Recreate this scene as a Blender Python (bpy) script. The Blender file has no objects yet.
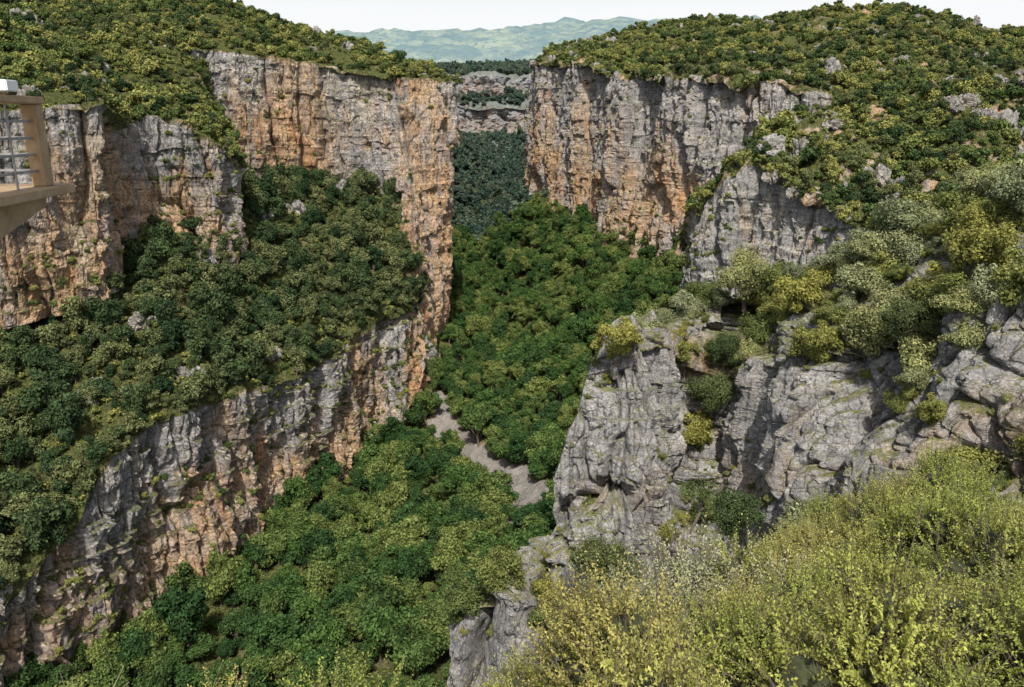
import bpy, math, random
import numpy as np
rng=np.random.default_rng(7); random.seed(7)
scene=bpy.context.scene
# Terrain control points are image pixel coordinates plus an assumed depth: pixel column, pixel
# row and depth along y in metres; they are converted once to world x,y,z in metres.
TILT=math.radians(15.6); CP,SP=math.cos(TILT),math.sin(TILT)
def P(h,v,d):
    a=(h-512)/800; b=(343.5-v)/800; k=d/(CP+b*SP)
    return (round(a*k,1),float(d),round((b*CP-SP)*k,1))
# ------------------------------------------------ noise
TAB=np.random.default_rng(1).random(65536)*2-1
def vnoise(p,seed=0):
    i=np.floor(p).astype(np.int64); f=p-i; u=f*f*(3-2*f)
    r=0
    for dx in (0,1):
        for dy in (0,1):
            for dz in (0,1):
                h=((i[...,0]+dx)*73856093)^((i[...,1]+dy)*19349663)^((i[...,2]+dz)*83492791)^(seed*2654435)
                h=(h^(h>>13))&0xffff
                w=(u[...,0] if dx else 1-u[...,0])*(u[...,1] if dy else 1-u[...,1])*(u[...,2] if dz else 1-u[...,2])
                r=r+TAB[h]*w
    return r
def cell(p,seed=0):
    i=np.floor(p).astype(np.int64)
    h=(i[...,0]*73856093)^(i[...,1]*19349663)^(i[...,2]*83492791)^(seed*2654435)
    return TAB[(h^(h>>13))&0xffff]
def fbm(p,o=4,seed=0):
    r=0;a=1;t=0
    for k in range(o):
        r=r+vnoise(p*(2.03**k),seed+k*11)*a; t+=a; a*=.5
    return r/t
A=np.array
def rock(p,s,big=1.0,blk=1.0,groove=1.):
    q=p/s
    w=np.stack([fbm(q/9,2,91),fbm(q/9,2,92),fbm(q/9,2,93)],-1)
    b=fbm(q*A([1/38,1/38,1/150]),3,1)*10*big
    c=1-np.abs(vnoise((q+w*2)*A([1/14,1/14,1/90]),2)); r=-(c**6)*6.0*groove
    c=1-np.abs(vnoise((q+w*1.5)*A([1/5,1/5,1/30]),3)); r=r-(c**6)*2.4*groove
    c=1-np.abs(vnoise((q+w*1.2)*A([1/2.2,1/2.2,1/12]),4)); r=r-(c**5)*.9*groove
    r=r+cell((q+w*3.5)*A([1/8,1/8,1/13]),5)*1.3*blk+cell((q+w*2)*A([1/3.,1/3.,1/5.]),6)*.6*max(blk,.9)
    z=(q[...,2]+fbm(q*A([1/60,1/60,1/20]),2,7)*8)/9
    fr=z-np.floor(z); amp=(.5+.7*vnoise(q/30,8))*blk*blk
    bed=(1-fr**3)*1.7*amp
    return (b+r-bed+fbm(q/4,5,9)*1.6)*s
# ------------------------------------------------ mesh helpers
def mk_mesh(name,V,F,mats=(),midx=None,smooth=False):
    V=np.asarray(V,np.float32); me=bpy.data.meshes.new(name)
    me.vertices.add(len(V)); me.vertices.foreach_set('co',V.ravel())
    F=[np.asarray(f,np.int32) for f in F if len(f)]
    tot=sum(f.size for f in F); me.loops.add(tot); me.loops.foreach_set('vertex_index',np.concatenate([f.ravel() for f in F]))
    n=sum(len(f) for f in F); me.polygons.add(n)
    sizes=np.concatenate([np.full(len(f),f.shape[1],np.int32) for f in F])
    me.polygons.foreach_set('loop_start',np.concatenate([[0],np.cumsum(sizes)[:-1]]).astype(np.int32))
    me.polygons.foreach_set('loop_total',sizes)
    if midx is not None: me.polygons.foreach_set('material_index',np.asarray(midx,np.int32))
    me.polygons.foreach_set('use_smooth',np.full(n,smooth))
    for m in mats: me.materials.append(m)
    me.update(); me.validate(); return me
def add(name,me,parent=None,coll=None):
    ob=bpy.data.objects.new(name,me); (coll or scene.collection).objects.link(ob)
    if parent: ob.parent=parent
    return ob
def attr(me,name,val,dom='POINT',typ='FLOAT'):
    a=me.attributes.new(name,typ,dom)
    key='vector' if typ=='FLOAT_VECTOR' else 'value'
    a.data.foreach_set(key,np.asarray(val).ravel().astype(np.int32 if typ=='INT' else np.float32))
# ------------------------------------------------ material helpers
class N:
    def __init__(s,name):
        s.m=bpy.data.materials.new(name); s.m.use_nodes=True; s.t=s.m.node_tree; s.t.nodes.clear()
        s.out=s.t.nodes.new('ShaderNodeOutputMaterial')
    def n(s,typ,ins=None,**kw):
        nd=s.t.nodes.new(typ)
        for k,v in kw.items(): setattr(nd,k,v)
        for k,v in (ins or {}).items():
            so=nd.inputs[k]
            if hasattr(v,'is_output') : s.t.links.new(v,so)
            else: so.default_value=v
        return nd
    def math(s,op,a,b=0.0,clamp=False):
        return s.n('ShaderNodeMath',{0:a,1:b},operation=op,use_clamp=clamp).outputs[0]
    def mix(s,f,a,b,bt='MIX'):
        nd=s.n('ShaderNodeMix',data_type='RGBA',blend_type=bt)
        for k,v in ((0,f),(6,a),(7,b)):
            if hasattr(v,'is_output'): s.t.links.new(v,nd.inputs[k])
            else: nd.inputs[k].default_value=v if k==0 else (v[0],v[1],v[2],1)
        return nd.outputs[2]
    def rng(s,v,a,b,c=0.,d=1.):
        return s.n('ShaderNodeMapRange',{0:v,1:a,2:b,3:c,4:d},clamp=True).outputs[0]
    def noise(s,vec,scale,detail=5,rough=.55,mul=None,dist=0.):
        if mul: vec=s.n('ShaderNodeVectorMath',{0:vec,1:mul},operation='MULTIPLY').outputs[0]
        return s.n('ShaderNodeTexNoise',{'Vector':vec,'Scale':scale,'Detail':float(detail),'Roughness':rough,'Distortion':dist}).outputs[0]
def rock_mat(name,s=1.,orange=0.,grey=(.46,.445,.43),warm=(.60,.42,.265),cream=(.60,.53,.42),ground=(.05,.065,.024),far=0.,dry=(.16,.165,.06),bare=.6,led0=1.0,lichen=0.):
    t=N(name); co=t.n('ShaderNodeTexCoord').outputs['Object']
    p=t.n('ShaderNodeVectorMath',{0:co,1:(1/s,1/s,1/s)},operation='MULTIPLY').outputs[0]
    h=t.n('ShaderNodeAttribute',attribute_name='h').outputs['Fac']
    cl=t.n('ShaderNodeAttribute',attribute_name='cliff').outputs['Fac']
    sc=t.n('ShaderNodeAttribute',attribute_name='scree').outputs['Fac']
    n1=t.noise(p,.028,5,.6,(1,1,.55)); n4=t.noise(p,.07,4,.6,(1,1,.4))
    hb=t.rng(h,.15,1.,.10,-.13)
    m=t.math('ADD',t.math('ADD',n1,hb),orange)
    col=t.mix(t.rng(m,.46,.60),grey,warm)
    col=t.mix(t.math('MULTIPLY',t.rng(n4,.52,.68),.75),col,cream)
    n6=t.noise(p,.11,3,.6,(1,1,.3))
    col=t.mix(t.math('MULTIPLY',t.rng(n6,.52,.66),t.rng(m,.45,.62,0,.8)),col,(warm[0],warm[1]*.78,warm[2]*.62))
    st=t.noise(p,.5,4,.68,(1,1,.05)); col=t.mix(t.rng(st,.54,.70,0,.74),col,(.12,.118,.12))
    st3=t.noise(p,.16,3,.6,(1,1,.12)); col=t.mix(t.rng(st3,.51,.60,0,.65),col,(grey[0]*.8,grey[1]*.8,grey[2]*.83))
    bed=t.noise(p,1.,3,.6,(.05,.05,.55)); col=t.mix(1.,col,t.mix(t.rng(bed,.36,.62),(.74,.73,.72),(1.12,1.11,1.09)),'MULTIPLY')
    f=t.noise(p,1.1,7,.74); col=t.mix(1.,col,t.mix(t.rng(f,.32,.68),(.48,.48,.50),(1.4,1.39,1.36)),'MULTIPLY')
    wv=t.n('ShaderNodeVectorMath',{0:p,1:t.n('ShaderNodeVectorMath',{0:t.n('ShaderNodeTexNoise',{'Vector':p,'Scale':.25,'Detail':2.}).outputs[1],1:(5,5,5)},operation='MULTIPLY').outputs[0]},operation='ADD').outputs[0]
    wv=t.n('ShaderNodeVectorMath',{0:wv,1:(1,1,.33)},operation='MULTIPLY').outputs[0]
    vo=t.n('ShaderNodeTexVoronoi',{'Vector':wv,'Scale':.22},feature='DISTANCE_TO_EDGE').outputs[0]
    crk=t.rng(vo,0,.05,.45,1)
    col=t.mix(1.,col,t.n('ShaderNodeCombineColor',{0:crk,1:crk,2:crk}).outputs[0],'MULTIPLY')
    nz=t.n('ShaderNodeSeparateXYZ',{0:t.n('ShaderNodeNewGeometry').outputs['Normal']}).outputs[2]
    nn=t.noise(p,.35,5,.65); nb=t.noise(p,.045,5,.62)
    led=t.math('MULTIPLY',t.rng(t.math('ADD',nz,t.math('MULTIPLY',nn,.8)),led0,led0+.14),.85)
    slope=t.rng(t.math('ADD',cl,t.math('MULTIPLY',t.math('SUBTRACT',nn,.5),1.4)),.35,.6,1,0)
    slope=t.math('MULTIPLY',slope,t.rng(nb,bare,bare+.04,1,.12))
    veg=t.math('MULTIPLY',t.math('MAXIMUM',led,slope),t.math('SUBTRACT',1.,sc))
    gc=t.mix(t.rng(t.noise(p,.9,5,.75),.4,.62),ground,dry)
    if lichen: col=t.mix(t.rng(t.noise(p,.25,6,.7),.56,.7,0,lichen),col,(.30,.27,.09))
    col=t.mix(t.math('MULTIPLY',sc,.9),col,t.mix(t.rng(t.noise(p,1.6,4,.8),.4,.6),(.17,.165,.155),(.33,.32,.30)))
    col=t.mix(veg,col,gc)
    if far: col=t.mix(far,col,(.30,.34,.40))  # aerial haze painted in: rock colour blended towards blue-grey
    hgt=t.math('ADD',t.math('MULTIPLY',f,1.6),t.math('MULTIPLY',st,.9))
    bp=t.n('ShaderNodeBump',{'Strength':1.,'Distance':1.3*s,'Height':hgt}).outputs[0]
    b=t.n('ShaderNodeBsdfDiffuse',{'Color':col,'Roughness':.6,'Normal':bp})
    t.t.links.new(b.outputs[0],t.out.inputs[0]); return t.m
def leaf_mat(name,c1,c2,c3,trans=0.,patch=.02,c3at=.62):
    t=N(name); oi=t.n('ShaderNodeObjectInfo'); r=oi.outputs['Random']
    pn=t.noise(oi.outputs['Location'],patch,2)
    tint=t.n('ShaderNodeAttribute',attribute_name='tint').outputs['Fac']
    col=t.mix(r,c1,c2)
    k=t.math('ADD',t.math('MULTIPLY',t.math('FRACT',t.math('MULTIPLY',r,7.31)),.6),t.math('MULTIPLY',pn,.8))
    col=t.mix(t.rng(k,c3at,c3at+.3),col,c3)
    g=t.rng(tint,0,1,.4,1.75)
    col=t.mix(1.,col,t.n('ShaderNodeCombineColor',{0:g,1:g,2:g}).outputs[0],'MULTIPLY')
    d=t.n('ShaderNodeBsdfDiffuse',{'Color':col}); last=d
    if trans>0:
        tr=t.n('ShaderNodeBsdfTranslucent',{'Color':col}); last=t.n('ShaderNodeMixShader',{0:trans,1:d.outputs[0],2:tr.outputs[0]})
    t.t.links.new(last.outputs[0],t.out.inputs[0]); return t.m
def plain_mat(name,c1,c2,scale=2.,rough=.85,bump=.02,metal=0.):
    t=N(name); co=t.n('ShaderNodeTexCoord').outputs['Object']
    f=t.noise(co,scale,6,.65); col=t.mix(t.rng(f,.35,.65),c1,c2)
    bp=t.n('ShaderNodeBump',{'Strength':.6,'Distance':bump,'Height':f}).outputs[0]
    b=t.n('ShaderNodeBsdfPrincipled',{'Base Color':col,'Roughness':rough,'Metallic':metal,'Normal':bp})
    t.t.links.new(b.outputs[0],t.out.inputs[0]); return t.m
# ------------------------------------------------ terrain sheets
def catmull(c,n):
    c=np.asarray(c,float); K=len(c); t=np.linspace(0,K-1,n); i=np.minimum(t.astype(int),K-2); f=(t-i)[:,None]
    g=lambda j:c[np.clip(j,0,K-1)]
    m=lambda j:(g(j+1)-g(j-1))*.5*.8
    a,b=g(i),g(i+1); ma,mb=m(i),m(i+1)
    return (2*f**3-3*f**2+1)*a+(f**3-2*f**2+f)*ma+(-2*f**3+3*f**2)*b+(f**3-f**2)*mb
def gnormal(G):
    du=np.gradient(G,axis=1); dv=np.gradient(G,axis=0); n=np.cross(du,dv)
    return n/np.maximum(np.linalg.norm(n,axis=-1,keepdims=True),1e-9)
def sheet(name,rails,nu,nvs,kinds,mat,s=1.,big=1.,slope_amp=2.,scree=None,blk=1.,rimamp=3.2,groove=1.):
    R=[catmull(r,nu) for r in rails]
    rows=[];cl=[];hh=[]
    for j,nv in enumerate(nvs):
        for k in range(nv):
            f=k/nv; rows.append(R[j]*(1-f)+R[j+1]*f); cl.append(kinds[j]); hh.append(f if kinds[j] else 0.)
    rows.append(R[-1]); cl.append(kinds[-1]); hh.append(1. if kinds[-1] else 0)
    G=np.array(rows); cl=np.array(cl,float); hh=np.array(hh)
    ker=np.ones(5)/5; cls=np.convolve(np.pad(cl,2,'edge'),ker,'valid')
    n=gnormal(G)
    C=np.repeat(cls[:,None],nu,1); H=np.repeat(hh[:,None],nu,1)
    nh=n*A([1,1,.25]); nh/=np.maximum(np.linalg.norm(nh,axis=-1,keepdims=True),1e-6)
    D=rock(G,s,big,blk,groove)
    CW=np.clip(C+.15,0,1)[...,None]
    Sl=fbm(G/(14*s),4,31)*slope_amp*s
    G2=G+nh*(D[...,None])*CW
    rim=fbm(G/(11*s),3,57)*rimamp*s
    edge=np.exp(-((H-1)/.12)**2)*(C>.3)
    G2[...,2]+=Sl*(1-C)+rim*edge
    nv,nu=G2.shape[:2]; ids=np.arange(nv*nu).reshape(nv,nu)
    F=np.stack([ids[:-1,:-1],ids[:-1,1:],ids[1:,1:],ids[1:,:-1]],-1).reshape(-1,4)
    me=mk_mesh(name,G2.reshape(-1,3),[F],[mat]); attr(me,'cliff',C); attr(me,'h',H)
    if scree is not None: attr(me,'scree',scree(G2))
    add(name,me)
    return dict(G=G2,n=gnormal(G2),C=C,H=H)
def on_ground(S,x,y,dz=0.):
    g=S['G'].reshape(-1,3); k=np.argmin((g[:,0]-x)**2+(g[:,1]-y)**2); return [x,y,g[k,2]+dz]
def sample(S,count,wfun,sp):
    G,n,C=S['G'],S['n'],S['C']
    c=(G[:-1,:-1]+G[1:,1:])*.5
    ar=np.linalg.norm(np.cross(G[1:,:-1]-G[:-1,:-1],G[:-1,1:]-G[:-1,:-1]),axis=-1)
    w=ar*wfun(c,n[:-1,:-1],C[:-1,:-1],S['H'][:-1,:-1]); w=np.maximum(w,0).ravel(); w/=w.sum()
    k=rng.choice(len(w),count,p=w); i,j=np.unravel_index(k,c.shape[:2])
    fu,fv=rng.random((2,count,1))
    p=G[i,j]*(1-fu)*(1-fv)+G[i,j+1]*fu*(1-fv)+G[i+1,j]*(1-fu)*fv+G[i+1,j+1]*fu*fv
    key=np.floor(p/A([sp,sp,sp*2])).astype(np.int64); h=key[:,0]*1000003+key[:,1]*10007+key[:,2]
    _,u=np.unique(h,return_index=True)
    return p[u]
def scatter(name,pts,coll,smin,smax,nvar,sink=.0,squash=(.85,1.15),pw=1.,tilt=.12):
    n=len(pts); me=bpy.data.meshes.new(name); me.vertices.add(n)
    s=smin+(smax-smin)*rng.random(n)**pw; pts=pts.copy(); pts[:,2]-=sink*s
    me.vertices.foreach_set('co',pts.astype(np.float32).ravel())
    sc=np.stack([s*rng.uniform(.85,1.2,n),s*rng.uniform(.85,1.2,n),s*rng.uniform(*squash,n)],-1)
    rt=np.stack([rng.uniform(-tilt,tilt,n),rng.uniform(-tilt,tilt,n),rng.uniform(0,6.28,n)],-1)
    attr(me,'scl',sc,typ='FLOAT_VECTOR'); attr(me,'rot',rt,typ='FLOAT_VECTOR'); attr(me,'idx',rng.integers(0,nvar,n),typ='INT')
    ob=add(name,me); ng=bpy.data.node_groups.new(name+'_instancer','GeometryNodeTree')
    ng.interface.new_socket('Geometry',in_out='INPUT',socket_type='NodeSocketGeometry'); ng.interface.new_socket('Geometry',in_out='OUTPUT',socket_type='NodeSocketGeometry')
    nd=ng.nodes; L=ng.links.new
    gi=nd.new('NodeGroupInput'); go=nd.new('NodeGroupOutput'); ip=nd.new('GeometryNodeInstanceOnPoints')
    ci=nd.new('GeometryNodeCollectionInfo'); ci.inputs['Collection'].default_value=coll; ci.inputs['Separate Children'].default_value=True; ci.inputs['Reset Children'].default_value=True
    def na(nm,ty):
        x=nd.new('GeometryNodeInputNamedAttribute'); x.data_type=ty; x.inputs['Name'].default_value=nm; return [o for o in x.outputs if o.enabled and o.name=='Attribute'][0]
    e=nd.new('FunctionNodeEulerToRotation')
    L(gi.outputs[0],ip.inputs['Points']); L(ci.outputs[0],ip.inputs['Instance']); ip.inputs['Pick Instance'].default_value=True
    L(na('idx','INT'),ip.inputs['Instance Index']); L(na('rot','FLOAT_VECTOR'),e.inputs[0]); L(e.outputs[0],ip.inputs['Rotation']); L(na('scl','FLOAT_VECTOR'),ip.inputs['Scale'])
    L(ip.outputs[0],go.inputs[0])
    md=ob.modifiers.new('instances','NODES'); md.node_group=ng; return ob
# ------------------------------------------------ vegetation meshes
bark=plain_mat('bark',(.07,.055,.04),(.16,.13,.10),6.,.9,.02)
def tube(pts,rad,sides=5):
    pts=np.asarray(pts,float); n=len(pts); V=[];F=[]
    for i in range(n):
        t=pts[min(i+1,n-1)]-pts[max(i-1,0)]; t/=np.linalg.norm(t)+1e-9
        a=np.cross(t,A([.3,.9,.1])); a/=np.linalg.norm(a)+1e-9; b=np.cross(t,a)
        for k in range(sides):
            an=2*math.pi*k/sides; V.append(pts[i]+rad[i]*(math.cos(an)*a+math.sin(an)*b))
    for i in range(n-1):
        for k in range(sides):
            F.append([i*sides+k,i*sides+(k+1)%sides,(i+1)*sides+(k+1)%sides,(i+1)*sides+k])
    return np.array(V),np.array(F)
def quads(c,nrm,size,asp=1.5,fold=.0):
    n=len(c); r=rng.normal(size=(n,3)); u=np.cross(nrm,r); u/=np.linalg.norm(u,axis=1,keepdims=True)+1e-9; v=np.cross(nrm,u); v/=np.linalg.norm(v,axis=1,keepdims=True)+1e-9
    s=size*rng.uniform(.6,1.3,(n,1))
    V=np.stack([c-u*s*asp*.5,c-v*s*.4,c+u*s*asp*.5,c+v*s*.4],1).reshape(-1,3)
    return V,np.arange(n*4).reshape(n,4)
def ico(k=2):
    import bmesh
    bm=bmesh.new(); bmesh.ops.create_icosphere(bm,subdivisions=k,radius=1); V=A([v.co[:] for v in bm.verts]); F=A([[v.index for v in f.verts] for f in bm.faces]); bm.free(); return V,F
ICO=ico(); ICO5=ico(5)
def tree_mesh(name,seed,H,R,nleaf,lsize,nlobe,leafm,trunk=.35,flat=.8,core=.7,lob_r=(.28,.5),lean=.1):
    global rng
    old=rng; rng=np.random.default_rng(seed)
    Vs=[];F4=[];F3=[];m4=[];m3=[];t4=[];t3=[];off=0
    def push(V,F,mi,tint):
        nonlocal off
        if F.shape[1]==4: F4.append(F+off); m4.append(np.full(len(F),mi)); t4.append(tint)
        else: F3.append(F+off); m3.append(np.full(len(F),mi)); t3.append(tint)
        Vs.append(V); off+=len(V)
    zc=H*(trunk+(1-trunk)*.5); hz=H*(1-trunk)*.5
    lob=[]
    for k in range(nlobe):
        d=rng.normal(size=3); d/=np.linalg.norm(d); rr=rng.uniform(.4,.8)
        c=A([d[0]*R*rr,d[1]*R*rr,zc+d[2]*hz*rr]); lob.append((c,R*rng.uniform(*lob_r)))
    lob.append((A([0,0,zc]),R*.5))
    tp=[(0,0,-.8),(rng.normal()*lean*R,rng.normal()*lean*R,zc*.5),(rng.normal()*.1*R,rng.normal()*.1*R,zc)]
    V,F=tube(tp,[R*.07,R*.05,R*.025],6); push(V,F,0,np.full(len(F),.5))
    for c,r in lob[:-1]:
        st=A(tp[1])*.6+A(tp[2])*.4*rng.random(); V,F=tube([st,(st+c)/2+A([0,0,-.05*R]),c],[R*.03,R*.02,R*.008],4); push(V,F,0,np.full(len(F),.5))
    tot=sum(r*r for c,r in lob)
    for c,r in lob:
        n=int(nleaf*r*r/tot); d=rng.normal(size=(n,3)); d/=np.linalg.norm(d,axis=1,keepdims=True)
        bump=1+.35*fbm(d*2.2+c,3,seed)
        p=c+d*A([1,1,flat])*r*bump[:,None]*rng.uniform(.7,1.14,(n,1))
        nr=d*.9+rng.normal(size=(n,3))*.5+A([0,0,.25]); nr/=np.linalg.norm(nr,axis=1,keepdims=True)
        lt=rng.uniform(-.12,.12)
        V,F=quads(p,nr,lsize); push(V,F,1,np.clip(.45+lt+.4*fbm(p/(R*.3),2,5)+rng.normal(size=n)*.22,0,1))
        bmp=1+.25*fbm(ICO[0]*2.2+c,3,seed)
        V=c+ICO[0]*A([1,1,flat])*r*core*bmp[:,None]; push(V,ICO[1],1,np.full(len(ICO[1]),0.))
    me=mk_mesh(name,np.concatenate(Vs),[np.concatenate(F4),np.concatenate(F3)],[bark,leafm],np.concatenate(m4+m3))
    attr(me,'tint',np.concatenate(t4+t3),'FACE'); rng=old; return me
inner=plain_mat('shrub_dark_core',(.02,.025,.01),(.06,.065,.025),12.,1.,.02)  # dark colour of the solid cores filling each shrub lobe
def shoot_shrub(name,seed,R,H,nshoot,leafm,ll=.026,L0=.42,nn=16,up=.8,nlobe=7):
    global rng
    old=rng; rng=np.random.default_rng(seed)
    Vs=[];Fs=[];ms=[];ts=[];off=0;V3=[];F3=[]
    lob=[]
    for k in range(nlobe):
        a=rng.uniform(0,6.28); q=rng.uniform(.1,.8)
        lob.append((A([math.cos(a)*R*q,math.sin(a)*R*q,H*rng.uniform(.3,.9)*(1-.35*q)]),R*rng.uniform(.24,.46)))
    per=nshoot//nlobe; B=[];D=[]
    for c,r in lob:
        d=rng.normal(size=(per,3)); d[:,2]=d[:,2]*.8+.25; d/=np.linalg.norm(d,axis=1,keepdims=True)
        B.append(c+d*r*rng.uniform(.5,.95,(per,1))); D.append(d)
    base=np.concatenate(B); d=np.concatenate(D); nshoot=len(base)
    dr=d*.8+rng.normal(size=(nshoot,3))*.3+A([0,0,up]); dr/=np.linalg.norm(dr,axis=1,keepdims=True)
    L=L0*rng.uniform(.45,1.2,(nshoot,1)); long=rng.random((nshoot,1))<.06; L=np.where(long,L*1.8,L)
    side=np.cross(dr,rng.normal(size=(nshoot,3))); side/=np.linalg.norm(side,axis=1,keepdims=True); s2=np.cross(dr,side)
    bend=rng.normal(size=(nshoot,3))*.15+A([0,0,.05])
    tn=rng.uniform(.1,.6,nshoot)
    for k in range(nn):
        f=(k+.5)/nn; c=base+dr*L*f+bend*L*f*f; a,b=(side,s2) if k%2 else (s2,side)
        sz=ll*(1.15-.4*f)
        for sg in (1,-1):
            o=a*sg*.8+dr*.6+rng.normal(size=(nshoot,3))*.25; o/=np.linalg.norm(o,axis=1,keepdims=True)
            l=sz*rng.uniform(.7,1.3,(nshoot,1))
            V=np.stack([c,c+o*l*.55+b*l*.36,c+o*l*1.2,c+o*l*.55-b*l*.36],1).reshape(-1,3); F=np.arange(nshoot*4).reshape(-1,4)
            Vs.append(V);Fs.append(F+off);off+=len(V);ms.append(np.full(nshoot,1));ts.append(np.clip(tn+f*.4+rng.normal(size=nshoot)*.12,0,1))
    w=.003
    e=base+dr*L+bend*L; ro=base*A([.35,.35,.3])
    for p0,p1,ww in ((base,e,w),(ro,base,w*2)):
        V=np.stack([p0-side*ww,p0+side*ww,p1+side*ww*.5,p1-side*ww*.5],1).reshape(-1,3);F=np.arange(nshoot*4).reshape(-1,4)
        Vs.append(V);Fs.append(F+off);off+=len(V);ms.append(np.full(nshoot,0));ts.append(np.full(nshoot,.5))
    for c,r in lob:
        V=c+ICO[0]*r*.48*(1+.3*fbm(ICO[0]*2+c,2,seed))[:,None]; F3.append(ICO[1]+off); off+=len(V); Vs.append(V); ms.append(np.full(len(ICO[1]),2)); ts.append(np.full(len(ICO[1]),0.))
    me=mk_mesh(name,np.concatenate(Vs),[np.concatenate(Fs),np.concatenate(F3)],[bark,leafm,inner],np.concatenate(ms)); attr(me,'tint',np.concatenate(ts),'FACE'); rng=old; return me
def outcrop_mesh(name,seed,mat,sx=5.,sy=3.,sz=2.6):
    V=ICO5[0]*A([sx,sy,sz]); V=np.sign(V)*np.abs(V)**.85*A([sx,sy,sz])**.15
    d=ICO5[0]; V=V+d*(rock(V+seed*37.,.3,.8,1.2,1.)[:,None]*1.1+fbm(V/2.2+seed,3,seed)[:,None]*1.3)
    me=mk_mesh(name,V,[ICO5[1]],[mat]); attr(me,'cliff',np.full(len(V),1.)); attr(me,'h',np.full(len(V),.9)); return me
oak=leaf_mat('holm_oak_leaf',(.026,.048,.022),(.062,.09,.036),(.12,.135,.055))
dec=leaf_mat('deciduous_leaf',(.026,.056,.02),(.064,.112,.03),(.125,.155,.045),0.,.02,.66)
plat=leaf_mat('plateau_scrub_leaf',(.046,.074,.027),(.105,.14,.042),(.21,.215,.065),0.,.02,.56)
farl=leaf_mat('hazed_forest_leaf',(.034,.060,.046),(.054,.085,.060),(.085,.11,.075))  # bluish greens: distance haze is put into the leaf colour
shr=leaf_mat('hillside_shrub_leaf',(.10,.135,.045),(.20,.22,.07),(.29,.28,.075),.25,.08)
gsh=leaf_mat('grey_shrub_leaf',(.19,.22,.12),(.27,.29,.16),(.28,.29,.12),.25,.08)
box=leaf_mat('boxwood_leaf',(.21,.26,.06),(.34,.37,.09),(.40,.36,.12),.35,.4)
gbx=leaf_mat('grey_boxwood_leaf',(.27,.29,.18),(.34,.35,.23),(.33,.33,.2),.3,.4)
def coll(name,meshes):
    c=bpy.data.collections.new(name)
    for i,m in enumerate(meshes): add(f'{m.name}',m,coll=c)
    return c
C_oak=coll('holm_oak_trees',[tree_mesh(f'holm_oak_{i}',10+i,7.5,3.4,1900,.42,12,oak,.12,.85,.66,(.22,.45)) for i in range(6)])
C_dec=coll('deciduous_trees',[tree_mesh(f'canyon_tree_{i}',30+i,10.5,4.4,3200,.42,17,dec,.2,.85,.66,(.2,.42)) for i in range(6)])
C_pla=coll('plateau_shrub_trees',[tree_mesh(f'plateau_oak_{i}',50+i,4.8,3.0,900,.46,9,plat,.06,.75,.66,(.22,.48)) for i in range(5)])
C_und=coll('understory_shrubs',[tree_mesh(f'understory_shrub_{i}',65+i,1.6,1.2,160,.34,4,plat,.04,.7) for i in range(3)])
C_far=coll('far_trees',[tree_mesh(f'far_tree_{i}',60+i,5.5,3.2,300,.8,6,farl,.06,.75) for i in range(3)])
C_shr=coll('hillside_shrubs',[tree_mesh(f'hillside_shrub_{i}',70+i,2.7,1.5,6000,.085,16,shr if i<3 else gsh,.05,.85,.5,(.16,.38)) for i in range(5)])
C_box=coll('boxwood_shrubs',[shoot_shrub(f'boxwood_shrub_{i}',90+i,.85,1.15,860,box,.024,.24,11,.4,9) for i in range(4)])
C_gbx=coll('grey_shrubs',[shoot_shrub(f'grey_shrub_{i}',97+i,.8,1.2,700,gbx,.024,.32,10,.8) for i in range(2)])
# ------------------------------------------------ landforms
rockL=rock_mat('limestone_cliff_rock',1.,.065); rockR=rock_mat('limestone_right_cliff_rock',1.,.025,bare=.54)
rockN=rock_mat('grey_limestone_rock',.3,-.10,grey=(.39,.385,.38),warm=(.42,.35,.27),cream=(.48,.46,.43),dry=(.24,.235,.07),ground=(.09,.11,.035),bare=.5,led0=1.18,lichen=.5)
rockM=rock_mat('ridge_limestone_rock',.6,-.05,grey=(.42,.41,.395),bare=.53,led0=1.12)
rockF=rock_mat('hazed_limestone_rock',1.6,.05,far=.38)
C_out=coll('rock_outcrop_shapes',[outcrop_mesh(f'limestone_outcrop_{i}',i+1,rockM,rng.uniform(4,7),rng.uniform(2,4),rng.uniform(1.5,2.6)) for i in range(4)])
SA,SB=A([-42.,432.]),A([8.,282.])
def sdist(c):
    ab=SB-SA; q=c[...,:2]-SA; t=np.clip((q@ab)/(ab@ab),0,1)
    return np.linalg.norm(q-t[...,None]*ab,axis=-1)-(8+5*t)+fbm(c/9,2,3)*7
ys=[100,160,205,225,245,282,315,356,400,450,500,620,800,1000,1300,1600]
xl=[-190,-165,-142,-126,-119,-104,-97,-79,-58,-50,-45,-62,-86,-112,-84,-300]
zl=[-160,-163,-166,-168,-168,-168,-168,-168,-166,-148,-130,-126,-104,-86,-30,-10]
xr=[-90,-85,-80,-78,-74,-62,-50,-38,-28,-20,-12,-12,-34,-40,-8,-60]
zr=[-170,-170,-172,-172,-172,-171,-170,-168,-164,-158,-156,-148,-112,-138,-95,-40]
xb=[60,75,85,92,95,100,104,108,110,108,104,70,12,60,200,260]
zb=[-110,-110,-110,-110,-108,-106,-105,-103,-102,-101,-100,-93,-80,-70,-20,0]
fl=[[(x-25,y,z+2) for x,y,z in zip(xl,ys,zl)],list(zip(xl,ys,zl)),list(zip(xr,ys,zr)),[((a+b)/2,y,(c+d)/2-3) for a,b,c,d,y in zip(xr,xb,zr,zb,ys)],list(zip(xb,ys,zb)),[(x+60,y,z+12) for x,y,z in zip(xb,ys,zb)]]
S_floor=sheet('canyon_floor',fl,420,[8,30,40,30,12],[0,0,0,0,0],rockL,1.,slope_amp=7.,scree=lambda G:np.clip(-sdist(G)/2+.6,0,1))
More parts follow.
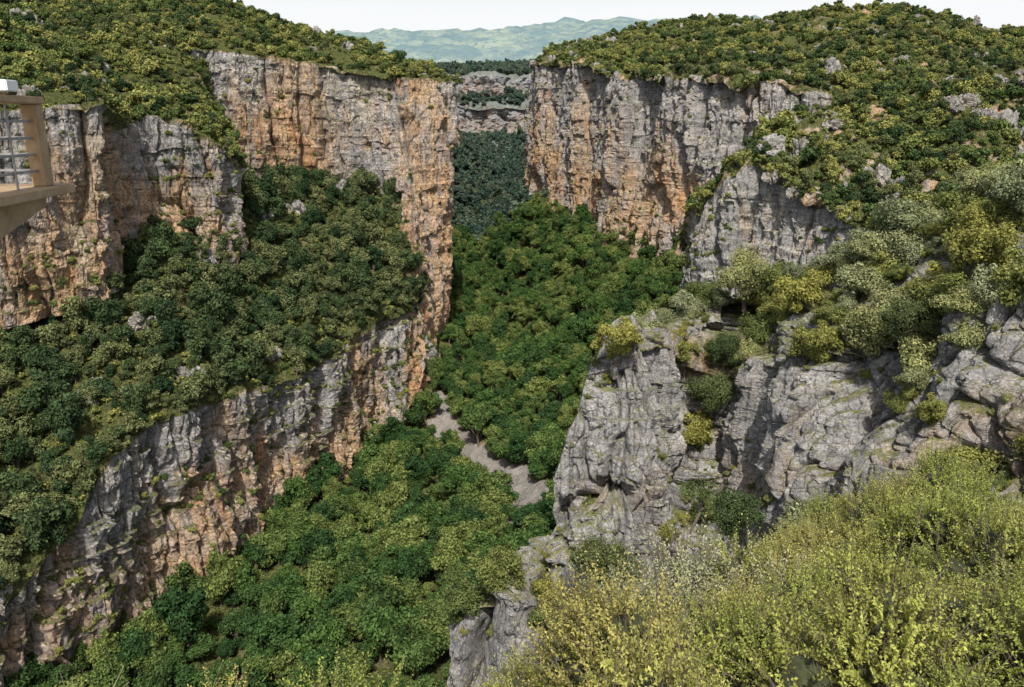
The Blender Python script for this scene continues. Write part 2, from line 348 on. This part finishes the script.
base=[(-210,60,-150),(-180,120,-165),(-150,175,-170),(-139,209,-172),(-125,224,-172),(-119,243,-172),(-104,282,-172),(-97,315,-172),(-79,356,-172),(-58,398,-172),(-46,425,-172),(-40,470,-160)]
edge=[P(-300,800,120),P(-160,740,140),P(-40,650,178),P(30,590,196),P(90,500,218),P(135,440,236),P(200,412,262),P(250,392,290),P(315,365,330),P(375,328,388),P(410,312,418),P(425,300,450)]
tb=[P(-300,360,200),P(-160,350,230),P(-40,335,262),P(0,325,275),P(60,305,285),P(125,290,300),P(190,240,330),P(235,225,380),P(290,190,440),P(350,192,462),P(405,205,470),P(415,210,480)]
tb2=[(x-30,y+25,z+5) for x,y,z in tb]
S_terr=sheet('canyon_terrace',[base,edge,tb,tb2],620,[110,90,4],[1,0,0],rockL,1.,slope_amp=8.,groove=1.25)
mb=[P(150,300,425),P(200,270,435),P(260,230,448),P(310,225,462),P(360,230,466),(-57,440,-100),P(414,432,412),P(428,390,440),P(446,335,500),(-66,620,-136),(-100,800,-118),(-124,1000,-90),(-76,1180,-60),(-110,1300,-50),(-290,1400,-60)]
mr=[P(150,44,440),P(200,50,448),P(260,56,458),P(310,64,470),P(360,70,474),P(395,74,472),P(420,76,478),P(438,78,488),P(457,83,508),(-70,640,34),(-106,810,38),(-130,1010,40),(-82,1190,42),(-116,1310,48),(-300,1410,70)]
mp=[P(80,8,560),P(150,4,570),P(220,18,570),P(290,36,560),P(345,50,550),P(390,60,540),P(415,66,535),P(432,72,535),(-52,545,27),(-110,680,38),(-150,840,44),(-200,1060,48),(-150,1270,54),(-190,1340,62),(-360,1430,80)]
ms=[P(-60,-80,700),P(60,-50,700),P(160,-22,700),P(235,8,690),P(300,30,670),P(350,44,650),P(380,52,640),(-110,640,44),(-110,660,41),(-170,760,44),(-230,900,50),(-270,1120,56),(-230,1350,64),(-270,1400,72),(-430,1450,85)]
mk=[(x-120,y+150,z-40) for x,y,z in ms]
S_main=sheet('limestone_bluff',[mb,mr,mp,ms,mk],740,[150,30,30,10],[1,0,0,0],rockL,1.,slope_amp=5.,groove=1.25)
nb=[P(-300,370,215),P(-160,360,240),P(-60,345,258),P(0,330,264),P(60,315,272),P(112,300,282),P(126,270,310),P(150,235,330),P(190,250,335),P(228,268,340),P(248,250,365),P(235,240,400),P(200,235,430)]
nr=[P(-300,60,220),P(-160,90,246),P(-60,108,262),P(0,114,268),P(60,106,277),P(108,106,288),P(126,128,318),P(150,118,338),P(190,130,345),P(222,148,352),P(246,166,372),P(232,130,405),P(200,120,435)]
np_=[P(-300,0,300),P(-160,20,320),P(-60,50,330),P(0,62,345),P(50,66,355),P(90,72,365),P(112,80,375),P(135,84,385),P(160,90,392),P(185,98,400),P(203,104,408),P(210,108,425),P(205,108,440)]
nk=[P(-300,-100,540),P(-160,-60,540),P(-60,-30,545),P(0,-14,550),P(45,-6,545),P(85,0,530),P(110,8,510),P(135,16,490),P(160,28,470),P(182,44,458),P(197,62,452),P(207,82,450),P(209,90,452)]
nk2=[(x-30,y+60,z+6) for x,y,z in nk]
S_near=sheet('left_cliff',[nb,nr,np_,nk,nk2],520,[120,24,40,8],[1,0,0,0],rockL,.9,slope_amp=5.,groove=1.25)
rb=[(240,1300,-60),(90,1100,-70),(30,920,-85),P(519,212,800),P(545,222,735),P(572,235,675),P(600,250,620),P(645,275,545),P(690,300,485),P(750,330,450),P(820,350,430),P(920,350,430),P(1100,350,430)]
rr=[(260,1300,120),(105,1100,80),(42,930,58),P(531,66,812),P(553,64,750),P(580,62,690),P(612,74,640),P(655,76,570),P(700,80,515),P(760,84,480),P(820,94,460),P(920,110,455),P(1100,120,455)]
rp=[(320,1320,150),(190,1130,120),(110,980,90),P(548,56,890),P(568,54,860),P(600,52,820),P(640,52,780),P(690,54,720),P(740,54,670),P(800,56,640),P(870,62,610),P(960,78,590),P(1130,84,580)]
rs=[(420,1400,150),(300,1260,130),(200,1150,105),P(556,54,1050),P(590,48,1030),P(630,38,1010),P(675,31,1000),P(730,24,990),P(790,15,980),P(850,9,960),P(920,11,940),P(1010,32,920),P(1150,44,900)]
rk=[(x+80,y+200,z-50) for x,y,z in rs]
S_right=sheet('right_cliff',[rb,rr,rp,rs,rk],640,[150,40,40,8],[1,0,0,0],rockR,1.1,1.7,slope_amp=11.,rimamp=5.,groove=1.4)
qb=[(150,440,-120),P(672,330,400),P(676,345,350),P(700,350,325),P(745,350,305),P(800,350,290),P(860,350,275),P(930,350,262),P(1030,350,250),P(1200,350,240)]
qr=[(165,450,-20),P(690,240,405),P(680,235,362),P(706,200,338),P(748,168,322),P(800,188,300),P(860,222,280),P(930,238,268),P(1030,235,256),P(1200,225,246)]
qc=[(190,460,0),P(720,190,415),P(700,205,380),P(722,184,362),P(760,146,352),P(805,122,352),P(865,110,356),P(940,104,364),P(1030,92,374),P(1200,74,384)]
qk=[(220,520,-20),P(750,190,470),P(740,200,450),P(760,180,430),P(800,140,430),P(850,125,430),P(900,115,440),P(960,105,450),P(1040,95,460),P(1220,75,470)]
S_ridge=sheet('ridge',[qb,qr,qc,qk],460,[90,70,14],[1,0,0],rockM,.8,1.8,slope_amp=14.,rimamp=9.)
kb=[(60,150,-85),(30,115,-95),P(420,780,74),P(500,780,68),P(600,780,66),P(700,740,68),P(780,720,50),P(880,720,42),P(1024,700,36),P(1250,700,32)]
kl=[(60,150,-66),(32,116,-72),P(465,620,76),P(510,600,68),P(610,640,67),P(702,640,72),P(780,600,54),P(880,600,47),P(1015,600,41),P(1250,600,36)]
km=[(62,150,-50),(36,118,-52),P(545,515,79),P(575,520,73),P(640,520,72),P(706,500,80),P(770,490,64),P(880,490,56),P(1010,500,48),P(1250,510,42)]
kt=[(64,150,-38),(40,122,-36),P(590,380,82),P(622,324,80),P(662,336,80),P(720,375,86),P(770,352,74),P(880,328,66),P(1010,305,58),P(1250,290,50)]
kc=[(70,158,-30),(46,128,-28),P(622,348,96),P(655,325,96),P(700,300,97),P(745,290,98),P(800,295,90),P(890,252,82),P(1010,195,74),P(1250,120,66)]
kk=[(100,175,-60),(75,150,-50),P(660,350,118),P(690,335,118),P(730,320,118),P(770,310,118),P(820,300,112),P(910,255,105),P(1024,200,98),P(1260,130,90)]
S_spur=sheet('rocky_spur',[kb,kl,km,kt,kc,kk],860,[50,90,170,90,16],[1,1,1,.5,0],rockN,.42,1.1,blk=.7,rimamp=9.,groove=1.7)
f0=[(-30,-12,2),(-18,-12,-.5),(-8,-12,-1),(-3,-10,-1.2),(0,-10,-1.3),(3,-10,-1.3),(6,-10,-1.2),(12,-10,-1),(20,-10,-1),(34,-10,0)]
f1=[(-26,1,-2),(-14,1,-2.8),(-6,1,-3.6),(-2.5,1,-3.3),(-.5,1,-3.4),(1.2,1,-3.7),(2.5,1.5,-4.),(6,2,-4.3),(10,2,-4.3),(22,1,-4)]
f2=[(-24,9,-6),(-14,8,-6.8),(-6.5,6,-7.6),(-2.9,7,-6.85),(-.7,8,-7.8),(1.6,12,-10.3),(4.4,16,-12.0),(9.5,20,-11.3),(14.5,20,-12.8),(26,20,-13)]
f3=[(-24,13,-8),(-14,13,-9),(-6.5,9,-14),(-2.9,11,-18),(-.5,13,-22),(2.5,18,-26),(6,22,-26),(11,27,-26),(16,28,-26),(30,28,-26)]
f4=[(-26,30,-60),(-14,30,-60),(-6.5,22,-60),(-3,24,-60),(0,26,-60),(4,30,-60),(8,34,-60),(14,38,-60),(20,40,-60),(34,40,-60)]
S_fg=sheet('foreground_hillside',[f0,f1,f2,f3,f4],200,[30,50,20,20],[0,0,1,1],rockN,.08,slope_amp=5.)
X=np.linspace(-900,900,19)
v0=[(x,1250,min(-20,-110+abs(x+30)*.35)) for x in X]; v1=[(x,1560,min(30,-24+abs(x+20)*.06)) for x in X]
v2=[(x+12*math.sin(x/31),1590,26-.10*x+10*math.sin(x/60)) for x in X]; v3=[(x,1655,46-.10*x+8*math.sin(x/60)) for x in X]; v4=[(x,1680,84-.07*x+9*math.sin(x/90)) for x in X]; v5=[(x,2200,126+14*math.sin(x/260+1)) for x in X]
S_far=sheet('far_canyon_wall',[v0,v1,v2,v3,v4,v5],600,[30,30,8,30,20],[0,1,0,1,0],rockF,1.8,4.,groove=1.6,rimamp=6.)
def hillmat():
    t=N('distant_hill'); co=t.n('ShaderNodeTexCoord').outputs['Object']
    f=t.noise(co,.006,6,.7); g=t.noise(co,.04,5,.7)
    c=t.mix(t.rng(f,.42,.6),(.08,.13,.08),(.23,.26,.13)); c=t.mix(t.rng(g,.5,.62),c,(.06,.10,.08)); c=t.mix(.32,c,(.24,.33,.47))  # last mix paints blue distance haze into the hill colour
    b=t.n('ShaderNodeBsdfDiffuse',{'Color':c}); t.t.links.new(b.outputs[0],t.out.inputs[0]); return t.m
hm=hillmat(); X=np.linspace(-7000,7000,41)
h0=[(x,2100,90) for x in X]; h1=[(x,3000,235+30*math.sin(x/400)) for x in X]; h2=[(x,4300,430+25*math.sin(x/600+1.2)+12*math.sin(x/190)+75*math.exp(-((x-1000)/420)**2)) for x in X]; h3=[(x,6000,380) for x in X]
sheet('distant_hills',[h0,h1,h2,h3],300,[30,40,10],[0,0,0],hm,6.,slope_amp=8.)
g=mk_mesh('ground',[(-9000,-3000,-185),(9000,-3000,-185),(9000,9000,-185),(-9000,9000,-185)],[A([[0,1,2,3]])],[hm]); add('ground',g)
# ------------------------------------------------ forests
def w_slope(c,n,C,H): return (C<.4)*1.
def patchy(sc,off,seed,gain=2.):
    return lambda c,n,C,H:(C<.4)*np.clip(fbm(c/sc,3,seed)*gain+off,0,1)
def w_floor(c,n,C,H): return (sdist(c)>-1)*(c[...,1]<760)*1.
def w_ledge(c,n,C,H): return (C>.6)*np.clip((n[...,2]-.25)*2,0,1)*np.clip(fbm(c/25,2,77)+.25,0,1)
def w_not(sc,off,seed): return lambda c,n,C,H:(C<.4)*np.clip(-fbm(c/sc,3,seed)*3-off,0,1)
p=sample(S_floor,60000,w_floor,7.6); scatter('canyon_floor_forest',p,C_dec,.5,1.8,6,.8,pw=1.4,squash=(.8,1.4))
p=sample(S_terr,9000,patchy(16,1.,5),5.8); scatter('terrace_forest',p,C_oak,.5,1.85,6,.6,pw=1.5,squash=(.8,1.4))
pl=[sample(S_main,9500,patchy(22,.5,15),5.6),sample(S_near,6000,patchy(20,.5,16),5.2)]; scatter('left_plateau_forest',np.concatenate(pl),C_pla,.4,1.7,5,.3,pw=1.6)
pl=[sample(S_main,2500,patchy(30,.3,25),6.5),sample(S_near,1600,patchy(30,.3,26),6.)]; scatter('left_plateau_oaks',np.concatenate(pl),C_oak,.35,1.0,6,.5,pw=1.3)
p=sample(S_right,14000,patchy(30,.3,17),6.4); scatter('right_plateau_forest',p,C_pla,.5,1.9,5,.3,pw=1.6)
p=sample(S_right,5200,patchy(45,.25,27,3.),7.5); scatter('right_plateau_oaks',p,C_oak,.4,1.25,6,.5,pw=1.3)
p=sample(S_ridge,4200,patchy(16,.6,18),5.2); scatter('ridge_forest',p,C_pla,.4,1.7,5,.3,pw=1.6)
p=sample(S_ridge,700,patchy(25,.4,28),6.5); scatter('ridge_oaks',p,C_oak,.4,1.1,6,.5)
pl=[sample(S_terr,5000,w_slope,2.5),sample(S_main,5000,w_slope,2.5),sample(S_near,6000,w_slope,2.5),sample(S_right,9000,w_slope,3.),sample(S_ridge,5000,w_slope,2.)]
scatter('understory',np.concatenate(pl),C_und,.6,1.8,3,.1)
pl=[sample(S_terr,900,w_ledge,3),sample(S_main,900,w_ledge,3),sample(S_near,500,w_ledge,3),sample(S_right,1300,w_ledge,3),sample(S_ridge,1000,w_ledge,3)]
scatter('cliff_shrubs',np.concatenate(pl),C_pla,.2,.65,5,.5)
pl=[sample(S_right,240,w_not(30,.1,17),13),sample(S_ridge,170,w_not(16,-.1,18),9),sample(S_terr,40,w_slope,12),sample(S_main,60,w_not(22,.1,15),12),sample(S_near,36,w_not(20,.1,16),12)]
scatter('rock_outcrops',np.concatenate(pl),C_out,.5,1.8,4,.1,(.9,1.9),1.2,.3)
pl=[sample(S_far,30000,w_slope,9.),sample(S_floor,14000,lambda c,n,C,H:(c[...,1]>755)*1.,8.)]; scatter('far_forest',np.concatenate(pl),C_far,1.,2.6,3,.3,(.7,1.5))
def w_spur(c,n,C,H): return np.where(C<.7,1.,(.22+.2*(c[...,0]>22))*np.clip((n[...,2]-.05)*3,0,1))*np.clip(fbm(c/9,3,41)*2+.5,0,1)
p=sample(S_spur,1000,w_spur,1.8); scatter('spur_shrubs',p,C_shr,.3,2.3,5,.3,pw=1.9)
p=sample(S_spur,3400,w_spur,.8); scatter('spur_undergrowth',p,C_shr,.13,.5,5,.1)
GS=[(3.6,15.2),(4.2,15.8),(3.0,14),(4.9,16.5),(3.6,13.2),(2.7,12.8)]
def w_fg(c,n,C,H):
    m=(C<.5)&(c[...,1]>np.where(c[...,0]>1.5,5.6,4.8))
    for x,y in GS: m=m&((c[...,0]-x)**2+(c[...,1]-y)**2>1.2**2)
    return m*1.
p=sample(S_fg,4000,w_fg,1.); left=p[:,0]<.6
scatter('boxwood_thicket',p[~left],C_box,.55,1.75,4,.1,pw=1.2,squash=(.8,1.35)); scatter('boxwood_thicket.001',p[left],C_box,.55,1.25,4,.1,squash=(.8,1.2))
p=A([on_ground(S_fg,x,y,-.1) for x,y in GS]); scatter('grey_shrub_clump',p,C_gbx,1.9,2.5,2,.0)
def plant(name,me,loc,s=1.,rz=0.,sz=None):
    o=add(name,me); o.location=loc; o.scale=(s,s,sz or s); o.rotation_euler=(0,0,rz); return o
ash=tree_mesh('small_tree',201,4.6,2.1,1500,.11,9,shr,.45,.55,.25,(.2,.4),.35)
plant('small_tree',ash,P(690,525,66),1.1,.4)
bush=tree_mesh('holm_oak_bush',202,5.6,3.4,9000,.13,16,leaf_mat('dark_oak_leaf',(.05,.075,.03),(.10,.125,.05),(.15,.16,.06)),.08,.85,.6,(.2,.42))
plant('holm_oak_bush',bush,P(600,600,62),1.1); plant('holm_oak_bush.001',bush,P(735,540,62),.85,2.); plant('holm_oak_bush.002',bush,P(905,345,64),.75,1.); plant('holm_oak_bush.003',bush,P(712,412,84),.85,3.); plant('holm_oak_bush.004',bush,P(725,368,88),.8,4.)
pale=tree_mesh('pale_shrub_tree',203,6.5,4.2,14000,.13,18,gsh,.1,.85,.55,(.2,.4))
plant('pale_shrub_tree',pale,P(745,305,95),1.05,0.); plant('pale_shrub_tree.001',pale,P(800,295,92),.6,2.); plant('pale_shrub_tree.002',pale,P(985,215,84),.8,4.); plant('pale_shrub_tree.003',pale,P(690,335,95),.6,3.); plant('pale_shrub_tree.004',pale,P(760,375,84),.55,5.)
# bare dry twigs of a dead shrub rooted on the near hillside
r2=np.random.default_rng(5); Vt=[];Ft=[];o_=0
root=A([-3.35,4.4,-5.2])
for k in range(9):
    d=A([r2.normal()*.28,r2.normal()*.2,1.]); d/=np.linalg.norm(d); L=r2.uniform(1.7,2.7); pts=[root]
    for j in range(6): d=d+r2.normal(size=3)*.16; d/=np.linalg.norm(d); pts.append(pts[-1]+d*L/6)
    V,F=tube(pts,[.014,.012,.009,.007,.005,.003,.002],4); Vt.append(V);Ft.append(F+o_);o_+=len(V)
    for j in range(2,6):
        e=d+r2.normal(size=3)*.8; e/=np.linalg.norm(e); q=pts[j]; V,F=tube([q,q+e*.15,q+e*.28+A([0,0,.05])],[.005,.003,.0015],3); Vt.append(V);Ft.append(F+o_);o_+=len(V)
q3=[f for f in Ft]
add('dry_twigs',mk_mesh('dry_twigs',np.concatenate(Vt),[np.concatenate(q3)],[plain_mat('dry_wood',(.30,.24,.17),(.42,.36,.27),20.,.9,.002)]))
# ------------------------------------------------ viewing deck
conc=plain_mat('tan_concrete',(.28,.19,.10),(.42,.31,.19),3.,.85,.01); metal=plain_mat('grey_metal',(.25,.25,.25),(.4,.4,.4),8.,.5,.003,.6); white=plain_mat('white_paint',(.75,.75,.75),(.82,.82,.82),5.,.5,.002)
deck=bpy.data.objects.new('viewing_deck',None); scene.collection.objects.link(deck); deck.location=(-6.42,11.95,-.89); deck.rotation_euler=(0,0,math.radians(5.7))
def boxp(name,x0,x1,y0,y1,z0,z1,m,drop=0.):
    import bmesh
    bm=bmesh.new(); vs=[(x0,y0,z0-drop),(x1,y0,z0-drop),(x1,y1,z0),(x0,y1,z0),(x0,y0,z1),(x1,y0,z1),(x1,y1,z1),(x0,y1,z1)]
    v=[bm.verts.new(q) for q in vs]
    for f in ((0,3,2,1),(4,5,6,7),(0,1,5,4),(1,2,6,5),(2,3,7,6),(3,0,4,7)): bm.faces.new([v[i] for i in f])
    bmesh.ops.bevel(bm,geom=list(bm.edges),offset=min(.012,.2*min(x1-x0,z1-z0)),segments=2,affect='EDGES')
    me=bpy.data.meshes.new(name); bm.to_mesh(me); bm.free(); me.materials.append(m); return add(name,me,deck)
boxp('slab',-3.4,0,-9,0,-.13,0,conc)
for i,x in enumerate((-.62,-3.1)): boxp(f'cantilever_beam_{i+1}',x,x+.34,-5.5,-.35,-.3,-.132,conc,drop=1.05)
boxp('pier',-3.3,-.2,-9,-5.6,-8,-.133,conc)
for i,(x,y) in enumerate(((-.2,-.55),(-.2,-3.2),(-.2,-5.9),(-3.3,-.55),(-3.3,-3.2),(-3.3,-5.9))): boxp(f'post_{i+1}',x-.1,x+.1,y-.1,y+.12,.002,1.1,conc)
boxp('top_rail_side',-.33,-.07,-9,-.42,1.102,1.2,conc); boxp('top_rail_far_side',-3.43,-3.17,-9,-.42,1.102,1.2,conc); boxp('top_rail_end',-3.168,-.332,-.68,-.42,1.102,1.2,conc)
for i,z in enumerate((.2,.42,.64,.86)):
    boxp(f'metal_bar_side_{i+1}',-.22,-.18,-9,-.66,z,z+.035,metal); boxp(f'metal_bar_end_{i+1}',-3.19,-.31,-.56,-.52,z,z+.035,metal)
for i in range(8): boxp(f'upright_{i+1}',-.175,-.15,-1.35-i*.8,-1.325-i*.8,.002,1.1,metal)
boxp('lamp_box',-.38,-.02,-1.5,-1.2,1.24,1.38,white); boxp('lamp_stem',-.22,-.18,-1.37,-1.33,1.201,1.239,metal)
# ------------------------------------------------ light, sky, camera
sd=A([.02,-.6,.78]); sd/=np.linalg.norm(sd); el=math.asin(sd[2]); az=math.atan2(sd[0],sd[1])
w=bpy.data.worlds.new('World'); scene.world=w; w.use_nodes=True; nt=w.node_tree; bg=nt.nodes['Background']
sk=nt.nodes.new('ShaderNodeTexSky'); sk.sky_type='NISHITA'; sk.sun_disc=False; sk.sun_elevation=el; sk.sun_rotation=az; sk.dust_density=4.; sk.air_density=1.
tc=nt.nodes.new('ShaderNodeTexCoord'); sx=nt.nodes.new('ShaderNodeSeparateXYZ'); mr_=nt.nodes.new('ShaderNodeMapRange'); mx=nt.nodes.new('ShaderNodeMix'); mx.data_type='RGBA'
nt.links.new(tc.outputs['Generated'],sx.inputs[0]); nt.links.new(sx.outputs[2],mr_.inputs[0]); mr_.inputs[1].default_value=.12; mr_.inputs[2].default_value=.34; mr_.inputs[3].default_value=.92; mr_.inputs[4].default_value=.05
nt.links.new(mr_.outputs[0],mx.inputs[0]); nt.links.new(sk.outputs[0],mx.inputs[6]); mx.inputs[7].default_value=(7.4,7.5,7.6,1)
nt.links.new(mx.outputs[2],bg.inputs[0]); bg.inputs[1].default_value=.135
from mathutils import Vector
L=bpy.data.lights.new('sun','SUN'); L.energy=5.; L.angle=math.radians(.5); L.color=(1,.955,.88); lo=add('sun',L); lo.rotation_euler=Vector(sd).to_track_quat('Z','Y').to_euler()
cam=bpy.data.cameras.new('camera'); cam.lens=28.125; cam.sensor_width=36; cam.clip_end=20000; cam.clip_start=.1; co=add('camera',cam); co.rotation_euler=(math.radians(90-15.6),0,0); scene.camera=co
scene.view_settings.view_transform='Standard'; scene.view_settings.look='None'; scene.view_settings.exposure=0
